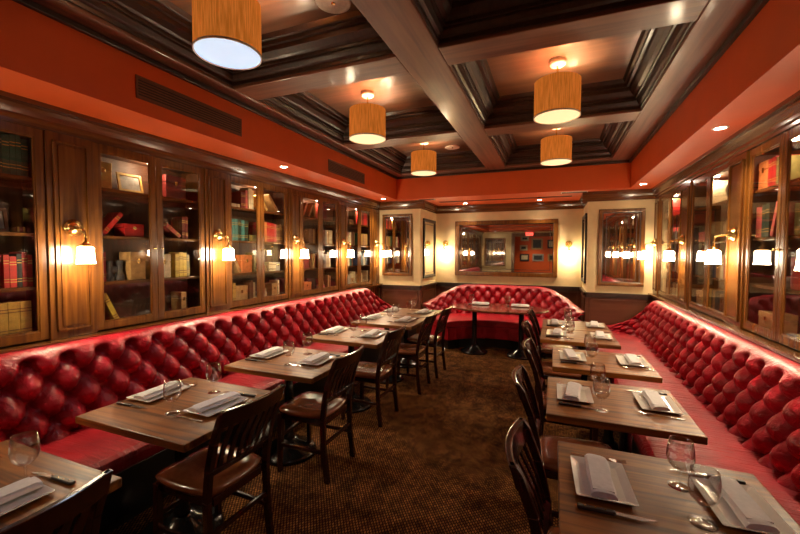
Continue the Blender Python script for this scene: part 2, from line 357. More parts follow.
def pilaster(x, s, a, b, nm):                 # s=+1 left wall
    back = XL if s > 0 else XR
    x0, x1 = sorted((back, x)); mb = MB().box(x0, x1, a + .001, b - .001, 1.02, 2.37)
    x2 = x + s * .012; q0, q1 = sorted((x, x2))
    w_ = b - a; i = .035
    for y0, y1, z0, z1 in ((a + i, b - i, 1.07, 1.085), (a + i, b - i, 2.305, 2.32), (a + i, a + i + .015, 1.07, 2.32), (b - i - .015, b - i, 1.07, 2.32)):
        mb.box(q0, q1, y0, y1, z0, z1)
    mb.box(*sorted((x, x + s * .006)), a + i + .03, b - i - .03, 1.10, 2.29)
    trim(mb, 'wall_wood', 'wood panel pilaster, %s' % nm, .002)
LP = [(-2.6, -2.15), (-1.0, -.7), (.23, .52), (1.46, 1.735), (2.67, 2.94), (3.88, 4.14), (5.06, 5.30), (6.21, PY)]
RP = [(-2.6, -2.25), (-1.3, -1.0), (-.08, .22), (1.14, 1.44), (2.42, 2.73), (3.69, 4.0), (4.98, 5.31), (6.28, PY)]
for (a, b) in LP: pilaster(CXL + .012, 1, a, b, 'left wall')
for (a, b) in RP: pilaster(CXR - .012, -1, a, b, 'right wall')

def statue(mb_mat='tan', k=0):
    mb = MB(); mb.lathe([(0, 0), (.035, 0), (.035, .015), (.022, .025), (.028, .06), (.036, .09), (.03, .12), (.014, .135), (.022, .155), (.02, .175), (.008, .19), (0, .192)], 14)
    return mb
def phr(o): return o
cnt = {}
def place(objs, where):
    # ordinals for look-alikes on the same shelf section
    tot = {}
    for o, ph, cat, nm in objs: tot[ph] = tot.get(ph, 0) + 1
    seen = {}
    for o, ph, cat, nm in objs:
        seen[ph] = seen.get(ph, 0) + 1
        lab = ph + ', ' + where if tot[ph] == 1 else ORD[seen[ph] - 1] + ' ' + ph + ' from left, ' + where
        tag(o, lab, cat, (nm.replace('_', ' ') + 's in the bookcases') if nm in ('book',) else None)
def fill(bay, sec_w, xl, z, items, T, where, big):
    """items laid left to right inside a shelf section; T maps (along, into, up) to world"""
    out = []; x = xl + .008; end = xl + sec_w - .008
    rnd = random.Random(hash_(where))
    for it in items:
        k = it[0]
        if k == 'gap': x += it[1]; continue
        if k == 'b':
            for i in range(it[2] + (2 if it[2] >= 3 and key[1] not in (1, 2) else 0)):
                t = rnd.uniform(.022, .033) if len(it) < 5 else it[4]; h = (it[3] if len(it) > 3 else .21) * rnd.uniform(.95, 1.04); d = rnd.uniform(.12, .15)
                cc = it[1]
                if it[2] >= 3 and key[1] not in (1, 2) and rnd.random() < .3: cc = rnd.choice(ALT.get(cc, ['tan', 'brown']))
                if x + t > end: break
                o = book(t, h, d, cc, big); o.matrix_world = T @ Matrix.Translation((x + t / 2, .045, z)); x += t + .0025
                out.append((o, cc + ' upright book', 'book', 'book'))
        elif k == 'l':                        # leaning: angle >0 leans right
            t, h, a = .034, it[3] if len(it) > 3 else .22, R(it[2]); wd = h * abs(math.sin(a)) + t * math.cos(a)
            if x + wd > end + .004: continue
            px = x + t / 2 * math.cos(a) + (0 if a > 0 else h * abs(math.sin(a)))
            o = book(t, h, .14, it[1], big); o.matrix_world = T @ Matrix.Translation((px, .05, z + t / 2 * abs(math.sin(a)) + .001)) @ Matrix.Rotation(a, 4, 'Y'); x += wd + .006
            out.append((o, it[1] + ' leaning book', 'book', 'book'))
        elif k == 'f':                        # flat stack
            zz = z; L = it[3] if len(it) > 3 else .2
            for i in range(it[2]):
                t = .032; L2 = L - i * .012
                o = book(t, L2, .14, it[1], big); o.matrix_world = T @ Matrix.Translation((x, .05, zz + t / 2 + .001)) @ Matrix.Rotation(R(90), 4, 'Y'); zz += t + .002
                out.append((o, it[1] + (' flat book' if it[2] == 1 else (' flat book, lowest in stack' if i == 0 else ' flat book higher in stack')), 'book', 'book'))
            x += L + .01
        elif k == 'box':
            w_, h = it[2], it[3]
            if x + w_ > end: continue
            r = thing('wooden_box' if it[1] in ('tan', 'orange', 'brown', 'gold') else 'storage_box', None, 'box'); r.matrix_world = T @ Matrix.Translation((x + w_ / 2, .05, z))
            MB().box(-w_ / 2, w_ / 2, 0, .13, 0, h * .68).build('box_body', it[1] + '_c', r, .003)
            MB().box(-w_ / 2 - .002, w_ / 2 + .002, -.002, .132, h * .69, h).build('lid', it[1] + '_c', r, .004)
            MB().box(-.012, .012, -.006, -.002, h * .58, h * .76).build('clasp', 'brass', r, .001)
            x += w_ + .012; out.append((r, it[1] + ' lidded box', 'box', 'box'))
        elif k == 'pic':
            w_, h = it[2], it[3]
            if x + w_ > end: continue
            r = thing('picture_frame', None, 'picture frame'); r.matrix_world = T @ Matrix.Translation((x + w_ / 2, .08, z + .001)) @ Matrix.Rotation(R(-12), 4, 'X')
            MB().box(-w_ / 2, w_ / 2, 0, .012, 0, .02).box(-w_ / 2, w_ / 2, 0, .012, h - .02, h).box(-w_ / 2, -w_ / 2 + .02, 0, .012, .02, h - .02).box(w_ / 2 - .02, w_ / 2, 0, .012, .02, h - .02).build('frame', it[1] + '_c', r, .002)
            MB().box(-w_ / 2 + .02, w_ / 2 - .02, .005, .010, .02, h - .02).build('picture', 'grey_c', r)
            x += w_ + .015; out.append((r, it[1] + ' framed picture', 'picture frame', 'pic'))
        elif k == 'fig':
            sc_ = it[2] if len(it) > 2 else 1
            o = MB().lathe([(0, 0), (.035, 0), (.035, .015), (.022, .025), (.028, .06), (.036, .09), (.03, .12), (.014, .135), (.022, .155), (.02, .175), (.008, .19), (0, .192)], 14).build('figurine', it[1] + '_c', smooth=True)
            o.matrix_world = T @ Matrix.Translation((x + .036 * sc_, .11, z)) @ Matrix.Scale(sc_, 4); x += .08 * sc_
            out.append((o, it[1] + ' turned figurine', 'figurine', 'fig'))
        elif k == 'bowl':
            o = MB().lathe([(0, .004), (.03, 0), (.035, .006), (.06, .03), (.075, .065), (.070, .065), (.055, .034), (0, .014)], 20).build('bowl', it[1] + '_c', smooth=True)
            o.matrix_world = T @ Matrix.Translation((x + .078, .12, z)); x += .165
            out.append((o, it[1] + ' bowl', 'bowl', 'bowl'))
        elif k == 'shell':                    # big pale carved ornament
            mb = MB(); mb.grid(16, 12, lambda u, v: ((.095 - .03 * v) * math.cos(u * 2 * math.pi) * (.15 + math.sin(math.pi * (v * .92 + .04))) * (1 + .09 * math.cos(8 * u * math.pi)) + .03 * v, .045 * math.sin(u * 2 * math.pi) * (.2 + math.sin(math.pi * v)), v * .23 + .001))
            o = mb.build('ornament', it[1] + '_c', smooth=True); o.matrix_world = T @ Matrix.Translation((x + .13, .12, z)); x += .25
            out.append((o, it[1] + ' carved ornament', 'ornament', 'orn'))
        elif k == 'bino':
            r = thing('binoculars', None, 'binoculars'); r.matrix_world = T @ Matrix.Translation((x + .07, .1, z + .001))
            for s_ in (-1, 1): MB().lathe([(0, 0), (.034, 0), (.034, .03), (.022, .06), (.02, .13), (.024, .13), (.024, .15), (0, .15)], 14, Matrix.Translation((s_ * .038, 0, 0))).build('barrel', 'black_c', r, smooth=False)
            MB().box(-.02, .02, -.012, .012, .06, .11).build('bridge', 'black_c', r, .003); x += .16
            out.append((r, 'black binoculars standing on end', 'binoculars', 'bino'))
    if key in (('L', 3), ('L', 4), ('L', 5), ('R', 6), ('R', 7)) and not any(i_[0] in ('shell', 'bowl') for i_ in items):
        x += .01; base = rnd.choice(['brown', 'tan', 'dark red', 'olive', 'cream']); h0 = rnd.uniform(.18, .23)
        while x + .034 < end and rnd.random() < .93:
            t = rnd.uniform(.020, .032); cc = base if rnd.random() < .6 else rnd.choice(['cream', 'tan', 'red', 'brown', 'dark green', 'gold'])
            o = book(t, h0 * rnd.uniform(.9, 1.05), rnd.uniform(.12, .15), cc, False); o.matrix_world = T @ Matrix.Translation((x + t / 2, .045, z)); x += t + .0025
            out.append((o, cc + ' upright book', 'book', 'book'))
    place(out, where)
ALT = {'red': ['dark red', 'pink', 'orange'], 'dark red': ['red', 'brown'], 'brown': ['tan', 'dark red', 'cream'], 'tan': ['cream', 'gold', 'brown'], 'cream': ['tan', 'grey'], 'teal': ['green', 'dark green'], 'navy': ['grey', 'teal'], 'olive': ['gold', 'green'], 'grey': ['cream', 'black']}
def hash_(s): return sum((i + 3) * ord(c) for i, c in enumerate(s))
bcache = {}
def book(t, h, d, col, big):
    mb = MB(); e = .003
    mb.box(-t / 2, -t / 2 + e, 0, d, 0, h).box(t / 2 - e, t / 2, 0, d, 0, h)
    mb.add([(-t / 2 + e, 0, 0), (t / 2 - e, 0, 0), (t / 2 - e, e, 0), (-t / 2 + e, e, 0), (-t / 2 + e, 0, h), (t / 2 - e, 0, h), (t / 2 - e, e, h), (-t / 2 + e, e, h)],
           [(0, 3, 2, 1), (4, 5, 6, 7), (0, 1, 5, 4), (1, 2, 6, 5), (2, 3, 7, 6), (3, 0, 4, 7)])
    o = mb.build('book', col + '_c')
    MB().box(-t / 2 + e, t / 2 - e, e, d - .004, .004, h - .004).build('page_block', 'pages', o)
    if big:
        g = MB()
        for zz in (.16, .24, .72, .80): g.box(-t / 2 - .0004, t / 2 + .0004, -.0012, .0008, h * zz, h * zz + .005)
        g.build('spine_bands', 'gold_c' if col not in ('gold', 'yellow', 'cream', 'tan') else 'brown_c', o)
    return o
b, l, f, bx, pc, fg = 'b', 'l', 'f', 'box', 'pic', 'fig'
C = {  # (wall, bay): per door [left, right], shelves from the top down
 ('L', 1): [[[('gap', .1)], [], [], []],
            [[('gap', .11), (b, 'navy', 2, .24), (b, 'pink', 1, .25), (b, 'dark green', 2, .25), (b, 'green', 4, .24)],
             [('gap', .12), (pc, 'brown', .18, .15), (f, 'dark red', 1, .05)],
             [('gap', .04), (f, 'red', 1, .12), (l, 'red', 12, .2), (b, 'red', 2, .2), (b, 'black', 1, .2), (b, 'red', 3, .21)],
             [('gap', .06), (b, 'dark green', 4, .22), (b, 'olive', 1, .24), (b, 'gold', 3, .23, .055)]]],
 ('L', 2): [[[(bx, 'gold', .12, .19), ('gap', .06), (pc, 'gold', .19, .15)],
             [(b, 'red', 1, .26, .035), (l, 'red', 40, .21), (bx, 'red', .15, .1)],
             [(b, 'red', 1, .23, .06), ('gap', .02), ('bino', ), (bx, 'tan', .12, .22)],
             [('gap', .03), (l, 'yellow', -24, .24), ('gap', .1)]],
            [[(fg, 'grey', .75), ('gap', .04), (bx, 'dark red', .19, .19)],
             [(fg, 'gold', 1.0), ('gap', .01), (l, 'pink', -52, .16), (b, 'dark red', 2, .2)],
             [(bx, 'cream', .13, .2), ('gap', .03), (b, 'yellow', 3, .21, .035), (b, 'olive', 1, .2)],
             [('gap', .04), (fg, 'cream', .7), ('gap', .13), (bx, 'tan', .05, .18)]]],
 ('L', 3): [[[(f, 'cream', 1, .18), ('gap', -.19), ('gap', .19), (b, 'dark red', 2, .17), (b, 'pink', 1, .19)],
             [('gap', .02), (b, 'dark green', 1, .2), (b, 'teal', 3, .22, .045), ('gap', .02), (f, 'olive', 2, .16)],
             [(fg, 'gold', 1.0), (l, 'tan', -30, .16), (bx, 'orange', .15, .19)],
             [(b, 'gold', 2, .22, .05), (bx, 'tan', .17, .18)]],
            [[(l, 'gold', -38, .2), (l, 'tan', -40, .24), ('gap', .03)],
             [(b, 'red', 4, .22, .04), (b, 'pink', 1, .22), (b, 'brown', 4, .21)],
             [('gap', .02), (f, 'brown', 2, .12), (b, 'cream', 2, .1, .06), (bx, 'grey', .08, .1)],
             [(f, 'grey', 1, .13), (fg, 'cream', .6), ('gap', .02), (bx, 'tan', .09, .17), (b, 'cream', 1, .2)]]],
 ('L', 4): [[[(b, 'brown', 2, .2), (l, 'orange', 28, .2), (l, 'tan', 30, .19), (l, 'gold', 34, .17)],
             [(pc, 'cream', .15, .22), ('gap', .04), (b, 'brown', 3, .2)],
             [(b, 'grey', 2, .2), (b, 'dark red', 3, .21), (l, 'brown', -15, .2)],
             [(b, 'pink', 2, .16), (bx, 'orange', .2, .14), (fg, 'gold', .7)]],
            [[(b, 'dark red', 5, .21), (b, 'brown', 4, .2)],
             [(b, 'brown', 3, .2), (b, 'cream', 4, .21), (b, 'tan', 3, .2)],
             [(b, 'brown', 5, .2), (b, 'tan', 2, .22), (b, 'cream', 1, .22)],
             [(f, 'pink', 2, .16), (fg, 'cream', .6), (b, 'tan', 1, .2)]]],
 ('L', 5): [[[('gap', .08), (fg, 'cream', .9), (f, 'tan', 2, .15)],
             [(l, 'pink', 30, .22), (b, 'cream', 2, .2), (b, 'brown', 2, .2)],
             [(b, 'cream', 3, .2), (b, 'teal', 2, .2), (b, 'brown', 2, .2)],
             [(b, 'grey', 4, .18), (bx, 'tan', .12, .12)]],
            [[('gap', .02), (b, 'red', 6, .22, .036)],
             [(b, 'olive', 4, .2), (b, 'tan', 4, .2)],
             [(b, 'navy', 3, .22), (b, 'grey', 3, .21), (b, 'navy', 2, .2)],
             [(b, 'tan', 5, .18), (f, 'brown', 2, .12)]]],
 ('R', 5): [[[(bx, 'orange', .14, .2), ('gap', -.002), (b, 'red', 2, .2, .05), (b, 'olive', 1, .19)],
             [(b, 'pink', 2, .22, .04), (b, 'dark green', 2, .23, .05), (l, 'pink', 17, .24)],
             [('gap', .2), ('bowl', 'grey')],
             [('gap', .08), (bx, 'tan', .2, .13)]],
            [[('gap', .15), (bx, 'brown', .16, .14)],
             [('gap', .03), (b, 'olive', 2, .19), (b, 'cream', 1, .2), (b, 'green', 1, .2), (l, 'olive', 14, .2), (b, 'red', 3, .16)],
             [(bx, 'red', .32, .2)],
             [('gap', .1), (b, 'yellow', 1, .05), (f, 'yellow', 2, .2)]]],
 ('R', 6): [[[('gap', .05), (f, 'black', 2, .18)],
             [('gap', .05), (bx, 'red', .18, .1), ('gap', .01), (fg, 'grey', .7)],
             [(b, 'grey', 1, .2), (pc, 'grey', .2, .18)],
             [('gap', .04), (bx, 'tan', .16, .16), (b, 'gold', 2, .2)]],
            [[('gap', .05), ('shell', 'cream')],
             [('gap', .02), ('shell', 'tan')],
             [(b, 'navy', 2, .21), (bx, 'tan', .1, .15)],
             [(b, 'black', 4, .2), (bx, 'brown', .1, .18)]]],
 ('R', 7): [[[(f, 'brown', 2, .16)], [(b, 'dark red', 2, .2), (b, 'brown', 3, .2)], [(fg, 'grey', .9), (b, 'brown', 2, .2)], [(b, 'tan', 3, .2)]],
            [[('shell', 'tan')], [(b, 'grey', 2, .2), (fg, 'grey', .8), (b, 'brown', 2, .2)], [(b, 'navy', 2, .2), (b, 'tan', 3, .2)], [(b, 'brown', 5, .18)]]],
}
BN = {('L', 1): 'nearest left bookcase', ('L', 2): 'second left bookcase', ('L', 3): 'third left bookcase', ('L', 4): 'fourth left bookcase', ('L', 5): 'farthest left bookcase',
      ('R', 5): 'nearest right bookcase', ('R', 6): 'middle right bookcase', ('R', 7): 'farthest right bookcase'}
def bays(P): return [(P[i][1], P[i + 1][0]) for i in range(len(P) - 1)]
LBN = ['built-in bookcase on the left wall beside the entrance', 'built-in bookcase on left wall left of the nearest sconce, behind the viewer'] 
li = {'L': 0, 'R': 0}
names_L = {2: 'nearest', 3: 'second', 4: 'third', 5: 'fourth', 6: 'farthest'}
names_R = {4: 'nearest visible', 5: 'middle', 6: 'farthest'}
for side, P, xf, rz in (('L', LP, CXL, R(90)), ('R', RP, CXR, R(-90))):
    for i, (a, c) in enumerate(bays(P)):
        W = c - a; nm = (names_L if side == 'L' else names_R).get(i)
        wl = 'left' if side == 'L' else 'right'
        if nm: lab = 'built-in glass-door mahogany bookcase, %s along the %s wall' % (nm, wl)
        else: lab = 'built-in glass-door bookcase number %s from the entrance, %s wall' % (['one', 'two', 'three', 'four'][i], wl)
        loc = (xf, (a + c) / 2, 1.0205 + .0035)
        bookcase(W, lab, loc, rz, bool(nm))
        key = (side, i - 1) if side == 'L' else (side, i + 1)
        if key in C:
            T = Matrix.Translation((xf, (a + c) / 2, 0)) @ Matrix.Rotation(rz, 4, 'Z')
            for dj in (0, 1):
                for si in range(4):
                    z = SH[3 - si] + .0005
                    xl = (-W / 2 + .03) if dj == 0 else .015
                    fill(key, W / 2 - .05, xl, z, C[key][dj][si], T, '%s shelf, %s door, %s' % (['top', 'upper', 'lower', 'bottom'][si], ['left', 'right'][dj], BN[key]), key in (('L', 1), ('L', 2), ('R', 5), ('L', 3)))

# ---------------------------------------------------------------- banquettes
def path_fn(pts):
    seg = []; L = 0
    for i in range(len(pts) - 1):
        d = math.dist(pts[i], pts[i + 1]); seg.append((L, d, pts[i], pts[i + 1])); L += d
    def at(s):
        s = max(0, min(L, s))
        for q in seg:
            if s <= q[0] + q[1] + 1e-9:
                t = (s - q[0]) / q[1]; return Vector((q[2][0] + (q[3][0] - q[2][0]) * t, q[2][1] + (q[3][1] - q[2][1]) * t))
        return Vector(pts[-1])
    return at, L
def arc(cx, cy, r, a0, a1, n=10): return [(cx + r * math.cos(R(a0 + (a1 - a0) * i / n)), cy + r * math.sin(R(a0 + (a1 - a0) * i / n))) for i in range(n + 1)]
def backrest(parent, pts, ztop, w=.195, rows=4, flip=1, D=.086, recline=.10, nu=14, nv=11, z0=.455, capd=.072):
    """diamond-tufted back; pts is the foot line, room lies to the left of the direction when flip=1"""
    at, L = path_fn(pts); ncol = round(L / w); w = L / ncol
    NU = ncol * nu; q0, q1 = -rows, .58; NV = int((q1 - q0) * nv); cap = 5
    def fold(p, q):
        if q <= 0:
            mm, nn = p - q / 2, p + q / 2
            f_ = (abs(math.sin(math.pi * mm)) * abs(math.sin(math.pi * nn))) ** .52
            # each tuft sags: fuller in its lower half
            h_ = (mm - math.floor(mm)) - (nn - math.floor(nn)); f_ *= 1 + .22 * h_
            db = 9
            for j in (math.floor(q), math.floor(q) + 1):
                for i_ in (math.floor(p - j / 2), math.floor(p - j / 2) + 1):
                    db = min(db, math.hypot((p - (i_ + j / 2)) * w, (q - j) * .125))
        else:
            f_ = abs(math.sin(math.pi * p)) ** 1.1; k_ = min(1, q / .34); k_ = k_ * k_ * (3 - 2 * k_); f_ = f_ * (1 - k_) + .8 * k_
            db = math.hypot((p - round(p)) * w, q * .125)
        return D * f_ - .036 * math.exp(-(db / .028) ** 2)
    def fn(u, v):
        s = u * L; p = u * ncol; j = v * (NV + cap)
        c = at(s); e = .03; t = (at(min(L, s + e)) - at(max(0, s - e))).normalized(); n = Vector((-t.y, t.x)) * flip
        zt = ztop(u); hh = (zt - z0) / (q1 - q0)
        if j <= NV:
            q = q0 + (q1 - q0) * j / NV
            if j == 0: q += 1e-4
            back = recline * ((q - q0) / (q1 - q0)) ** 1.1
            if q > 0: back += .045 * (q / q1) ** 2.5
            off = fold(p, q) - back; z = z0 + (q - q0) * hh
        else:
            k = (j - NV) / cap; a = k * math.pi / 2
            off = .8 * D - recline - .045 - capd * k; z = zt + .016 * math.sin(a) - .020 * k * k
        pt = c + n * off
        return (pt.x, pt.y, z)
    mb = MB(); mb.grid(NU, NV + cap, fn)
    # close the back with a skirt to the wall side
    o = mb.build('backrest', 'red', parent, smooth=True)
    return o
# left banquette
BL = thing('banquette', 'long red tufted leather banquette along the left wall', 'banquette', (-2.6, 0, 0))
BR = thing('banquette', 'long red tufted leather banquette along the right wall', 'banquette', (.85, 0, 0))
def loc_pts(pts, o): return [(x - o.location.x, y - o.location.y) for x, y in pts]
ptsL = [(-2.80, -.9), (-2.80, 5.85)] + arc(-2.35, 5.85, .45, 180, 90)[1:]
def ease(t): t = max(0, min(1, t)); return t * t * (3 - 2 * t)
LL = path_fn(ptsL)[1]
backrest(BL, loc_pts(ptsL, BL), lambda u: 1.005 - .48 * ease((u * LL - 6.55) / (LL - 6.55)), flip=-1)
ptsR = [(1.12, .2), (1.12, 5.85)] + arc(.67, 5.85, .45, 0, 90)[1:]
LR_ = path_fn(ptsR)[1]
backrest(BR, loc_pts(ptsR, BR), lambda u: .995 - .48 * ease((u * LR_ - 5.5) / (LR_ - 5.5)), flip=1)
def seat_run(o, poly_front, poly_back, y0, y1, name='seat'):
    pass
def seat_strip(parent, x0, x1, y0, y1, front):   # front: +1 front edge at x1, -1 front at x0
    mb = MB(); xf, xb = (x1, x0) if front > 0 else (x0, x1); s = front
    pr = [(xb, .36), (xb, .468), (xb + s * .1, .472), (xf - s * .12, .478), (xf - s * .04, .474), (xf - s * .01, .460), (xf, .435), (xf - s * .004, .39), (xf - s * .03, .365)]
    n = 60; ys_ = [y0 + (y1 - y0) * i / n for i in range(n + 1)]
    vs = [(x, y, z) for y in ys_ for x, z in pr]; k = len(pr)
    fs = [(i * k + j, i * k + (j + 1) % k, (i + 1) * k + (j + 1) % k, (i + 1) * k + j) for i in range(n) for j in range(k)] + [tuple(range(k)), tuple(n * k + j for j in range(k))]
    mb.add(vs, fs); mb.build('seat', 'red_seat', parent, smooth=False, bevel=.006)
seat_strip(BL, -2.86 + 2.6, -2.2 + 2.6, -.9, 6.36, 1); seat_strip(BR, .50 - .85, 1.18 - .85, .2, 6.36, -1)
MB().box(-2.95 + 2.6, -2.24 + 2.6, -.9, 6.4, .10, .362).build('base', 'black', BL, .004); MB().box(-2.95 + 2.6, -2.32 + 2.6, -.88, 6.38, 0, .1).build('kick_board', 'black', BL)
MB().box(.54 - .85, 1.27 - .85, .2, 6.4, .10, .362).build('base', 'black', BR, .004); MB().box(.62 - .85, 1.27 - .85, .22, 6.38, 0, .1).build('kick_board', 'black', BR)
# far banquette: curved ends
BB = thing('banquette', 'curved red tufted leather banquette against back wall under the wide mirror', 'banquette', (-.85, 6.9, 0))
ptsB = [(-2.08, 6.50), (-1.98, 6.72), (-1.82, 6.92), (-1.60, 7.07), (-1.35, 7.16), (-1.1, 7.2), (-.85, 7.205), (-.6, 7.2), (-.35, 7.16), (-.12, 7.07), (.1, 6.92), (.26, 6.72), (.36, 6.50)]
backrest(BB, loc_pts(ptsB, BB), lambda u: .68 + .31 * ease(min(u, 1 - u) / .30), w=.18, rows=4, flip=-1, D=.068, recline=.08)
inner = [(-1.60, 6.02), (-1.45, 6.22), (-1.25, 6.36), (-1.05, 6.43), (-.85, 6.45), (-.65, 6.43), (-.45, 6.36), (-.25, 6.22), (-.10, 6.02)]
outer = [(.40, 6.48)] + [(x, y + .05) for x, y in reversed(ptsB[1:-1])] + [(-2.12, 6.48)]
poly = inner + outer
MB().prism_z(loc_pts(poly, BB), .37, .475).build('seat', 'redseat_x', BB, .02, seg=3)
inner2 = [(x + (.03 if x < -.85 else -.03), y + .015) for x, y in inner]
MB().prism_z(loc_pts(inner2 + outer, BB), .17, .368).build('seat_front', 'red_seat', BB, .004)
inner3 = [(x, y + .12) for x, y in inner]
MB().prism_z(loc_pts(inner3 + outer, BB), 0, .168).build('kick_board', 'black', BB)

# ---------------------------------------------------------------- tables
def table(loc, label, sx=.78, sy=.68, px=0):
    t = thing('dining_table', label, 'table', loc)
    tp = MB().box(-sx / 2, sx / 2, -sy / 2, sy / 2, .712, .75).build('tabletop', 'table', t, .005, seg=3)
    mb = MB(); nb = 4
    MB().box(-sx / 2 + .12, sx / 2 - .12, -.03, .03, .69, .712).box(px - .03, px + .03, -sy / 2 + .12, sy / 2 - .12, .69, .712).build('bracket', 'iron', t)
    MB().lathe([(0, .695), (.06, .69), (.04, .67), (.033, .64), (.033, .16), (.045, .13), (.045, .1), (0, .1)], 20, Matrix.Translation((px, 0, 0))).build('pedestal', 'iron', t, smooth=True)
    MB().lathe([(.0, .115), (.06, .11), (.075, .09), (.12, .07), (.13, .055), (.19, .042), (.215, .025), (.22, 0.0), (0, 0)], 36, Matrix.Translation((px, 0, 0))).build('pedestal_base', 'iron', t, smooth=True)
    return t
LTY = [(.25, .93), (1.19, 1.87), (2.15, 2.82), (3.17, 3.83), (4.09, 4.75), (4.77, 5.44)]
RTY = [(1.22, 1.86), (2.15, 2.81), (3.07, 3.70), (4.00, 4.62), (4.63, 5.25)]
WO = ['nearest', 'second', 'third', 'fourth', 'fifth', 'sixth']
LX = -1.885; RXS = [.38, .325, .352, .235, .235]
for k, (a, c) in enumerate(LTY): table((LX, (a + c) / 2, 0), 'square oak dining table, %s from the front in left row' % WO[k], .78, c - a, -.06)
for k, (a, c) in enumerate(RTY): table((RXS[k], (a + c) / 2, 0), 'square oak dining table, %s from the front in right row' % WO[k], .70, c - a, .07)
OT = thing('oval_table', 'polished oval table in front of the curved banquette', 'table', (-.79, 6.08, 0))
MB().lathe([(0, .722), (.97, .722), (1, .728), (1, .745), (.985, .75), (0, .75)], 56, Matrix.Diagonal((.74, .47, 1, 1))).build('tabletop', 'oval', OT)
for sx in (-.38, .34):
    MB().lathe([(0, .722), (.07, .72), (.045, .69), (.04, .64), (.04, .16), (.055, .13), (.055, .1), (0, .1)], 20, Matrix.Translation((sx, .08, 0))).build('pedestal', 'iron', OT, smooth=True)
    mb = MB().lathe([(.0, .12), (.06, .115), (.08, .09), (.13, .06), (.14, .05), (.19, .035), (.21, .02), (.215, 0.0), (0, 0)], 36, Matrix.Translation((sx, .08, 0))); mb.build('pedestal_base', 'iron', OT, smooth=True)

# ---------------------------------------------------------------- chairs
def make_chair():
    t = thing('dining_chair', 'x', 'chair')
    # saddle seat
    def sf(u, v):
        y = (v - .5) * 2; x = (u - .5) * 2
        hw = .21 - .02 * (1 - u); X = x * .21 + .01; Y = y * hw
        r_ = (abs(x) ** 5 + abs(y) ** 5) ** .2
        z = .475 - .010 * math.exp(-((x + .1) ** 2 + y * y) * 3) - .03 * max(0, r_ - .78) ** 1.5 * 4
        return (X, Y, z)
    def sq(u, v): # squircle mapping to round the corners
        a, b_ = (u - .5) * 2, (v - .5) * 2
        k = 1 - .12 * (a * a * b_ * b_)
        return sf(.5 + a * k / 2, .5 + b_ * k / 2)
    n = 14; mb = MB(); mb.grid(n, n, sq)
    top = list(mb.v); off = len(top)
    mb.v += [(x * .97, y * .97, .432) for x, y, z in top]; mb.f += [tuple(i + off for i in reversed(q)) for q in list(mb.f)]
    e = [i for i in range(n)] + [i * (n + 1) + n for i in range(n)] + [(n + 1) * (n + 1) - 1 - i for i in range(n)] + [(n - i) * (n + 1) for i in range(n)]
    for i in range(len(e)): j = (i + 1) % len(e); mb.f.append((e[i], e[j], e[j] + off, e[i] + off))
    mb.build('seat', 'seat', t, smooth=True)
    MB().box(-.17, .18, .155, .175, .385, .43).box(-.17, .18, -.175, -.155, .385, .43).box(.165, .185, -.155, .155, .385, .43).box(-.185, -.165, -.155, .155, .385, .43).build('seat_frame', 'chair', t, .003)
    for s in (-1, 1):
        MB().bar((.185, s * .185, 0), (.175, s * .178, .43), .03, .03, (.019, .019)).build('front_leg', 'chair', t, .004)
        P = [(-.215, .0), (-.19, .2), (-.183, .43), (-.20, .58), (-.235, .72), (-.285, .85), (-.305, .885)]
        mb = MB()
        for i in range(len(P) - 1): mb.bar((P[i][0], s * .19, P[i][1]), (P[i + 1][0], s * .19, P[i + 1][1]), .036, .028, (.018 if i < 5 else .012, .014))
        mb.build('rear_leg', 'chair', t, .003)
        MB().bar((.18, s * .183, .20), (.181, s * .183, .225), .001, .001)
        MB().box(-.19, .18, s * .183 - .009, s * .183 + .009, .19, .215).build('side_stretcher', 'chair', t, .003)
    MB().box(.172, .19, -.18, .18, .25, .275).build('front_stretcher', 'chair', t, .003)
    MB().box(-.20, -.182, -.18, .18, .25, .275).build('rear_stretcher', 'chair', t, .003)
    # crest rail, curved in plan and scooped on top
    def crest(z0, z1, bul, x0, th, rise):
        mb = MB(); n = 16; vs = []
        for i in range(n + 1):
            y = -.205 + .41 * i / n; k = 1 - (y / .205) ** 2; x = x0 - bul * k
            for dx, z in ((-th / 2, z0), (th / 2 - .0, z0), (th / 2 - .02 * 0, z1 + rise * k), (-th / 2, z1 + rise * k)):
                vs.append((x + dx - (.025 if z > z0 else 0), y, z))
        fs = [(i * 4 + j, i * 4 + (j + 1) % 4, (i + 1) * 4 + (j + 1) % 4, (i + 1) * 4 + j) for i in range(n) for j in range(4)] + [(0, 1, 2, 3), tuple(n * 4 + j for j in range(4))]
        return mb.add(vs, fs)
    crest(.80, .885, .035, -.275, .026, .0).build('crest_rail', 'chair', t, .006)
    crest(.545, .585, .012, -.185, .02, .0).build('lower_back_rail', 'chair', t, .003)
    for i in range(6):
        y = -.135 + .27 * i / 5; k = 1 - (y / .205) ** 2
        mb = MB(); P = [(-.197 - .012 * k, .58), (-.226 - .02 * k, .69), (-.275 - .035 * k, .81)]
        for q in range(2): mb.bar((P[q][0], y, P[q][1]), (P[q + 1][0], y, P[q + 1][1]), .011, .026)
        mb.build('slat', 'chair', t)
    return t
ch0 = make_chair()
spots = [(-1.635, .585, 182, 'nearest the camera, pushed to left row nearest table'), (-1.66, 1.49, 178, 'pushed to second table of left row'), (-1.65, 2.42, 181, 'pushed to third table of left row'),
         (-1.66, 3.35, 179, 'pushed to fourth table of left row'), (-1.60, 4.25, 181, 'pushed to fifth table of left row'), (-1.57, 4.86, 180, 'pushed to sixth table of left row'),
         (.185, 1.52, 0, 'at nearest table of right row'), (.125, 2.36, 2, 'at second table of right row'), (.12, 3.20, -1, 'at third table of right row'), (.05, 4.08, 1, 'at fourth table of right row'), (.05, 4.93, 0, 'at fifth table of right row')]
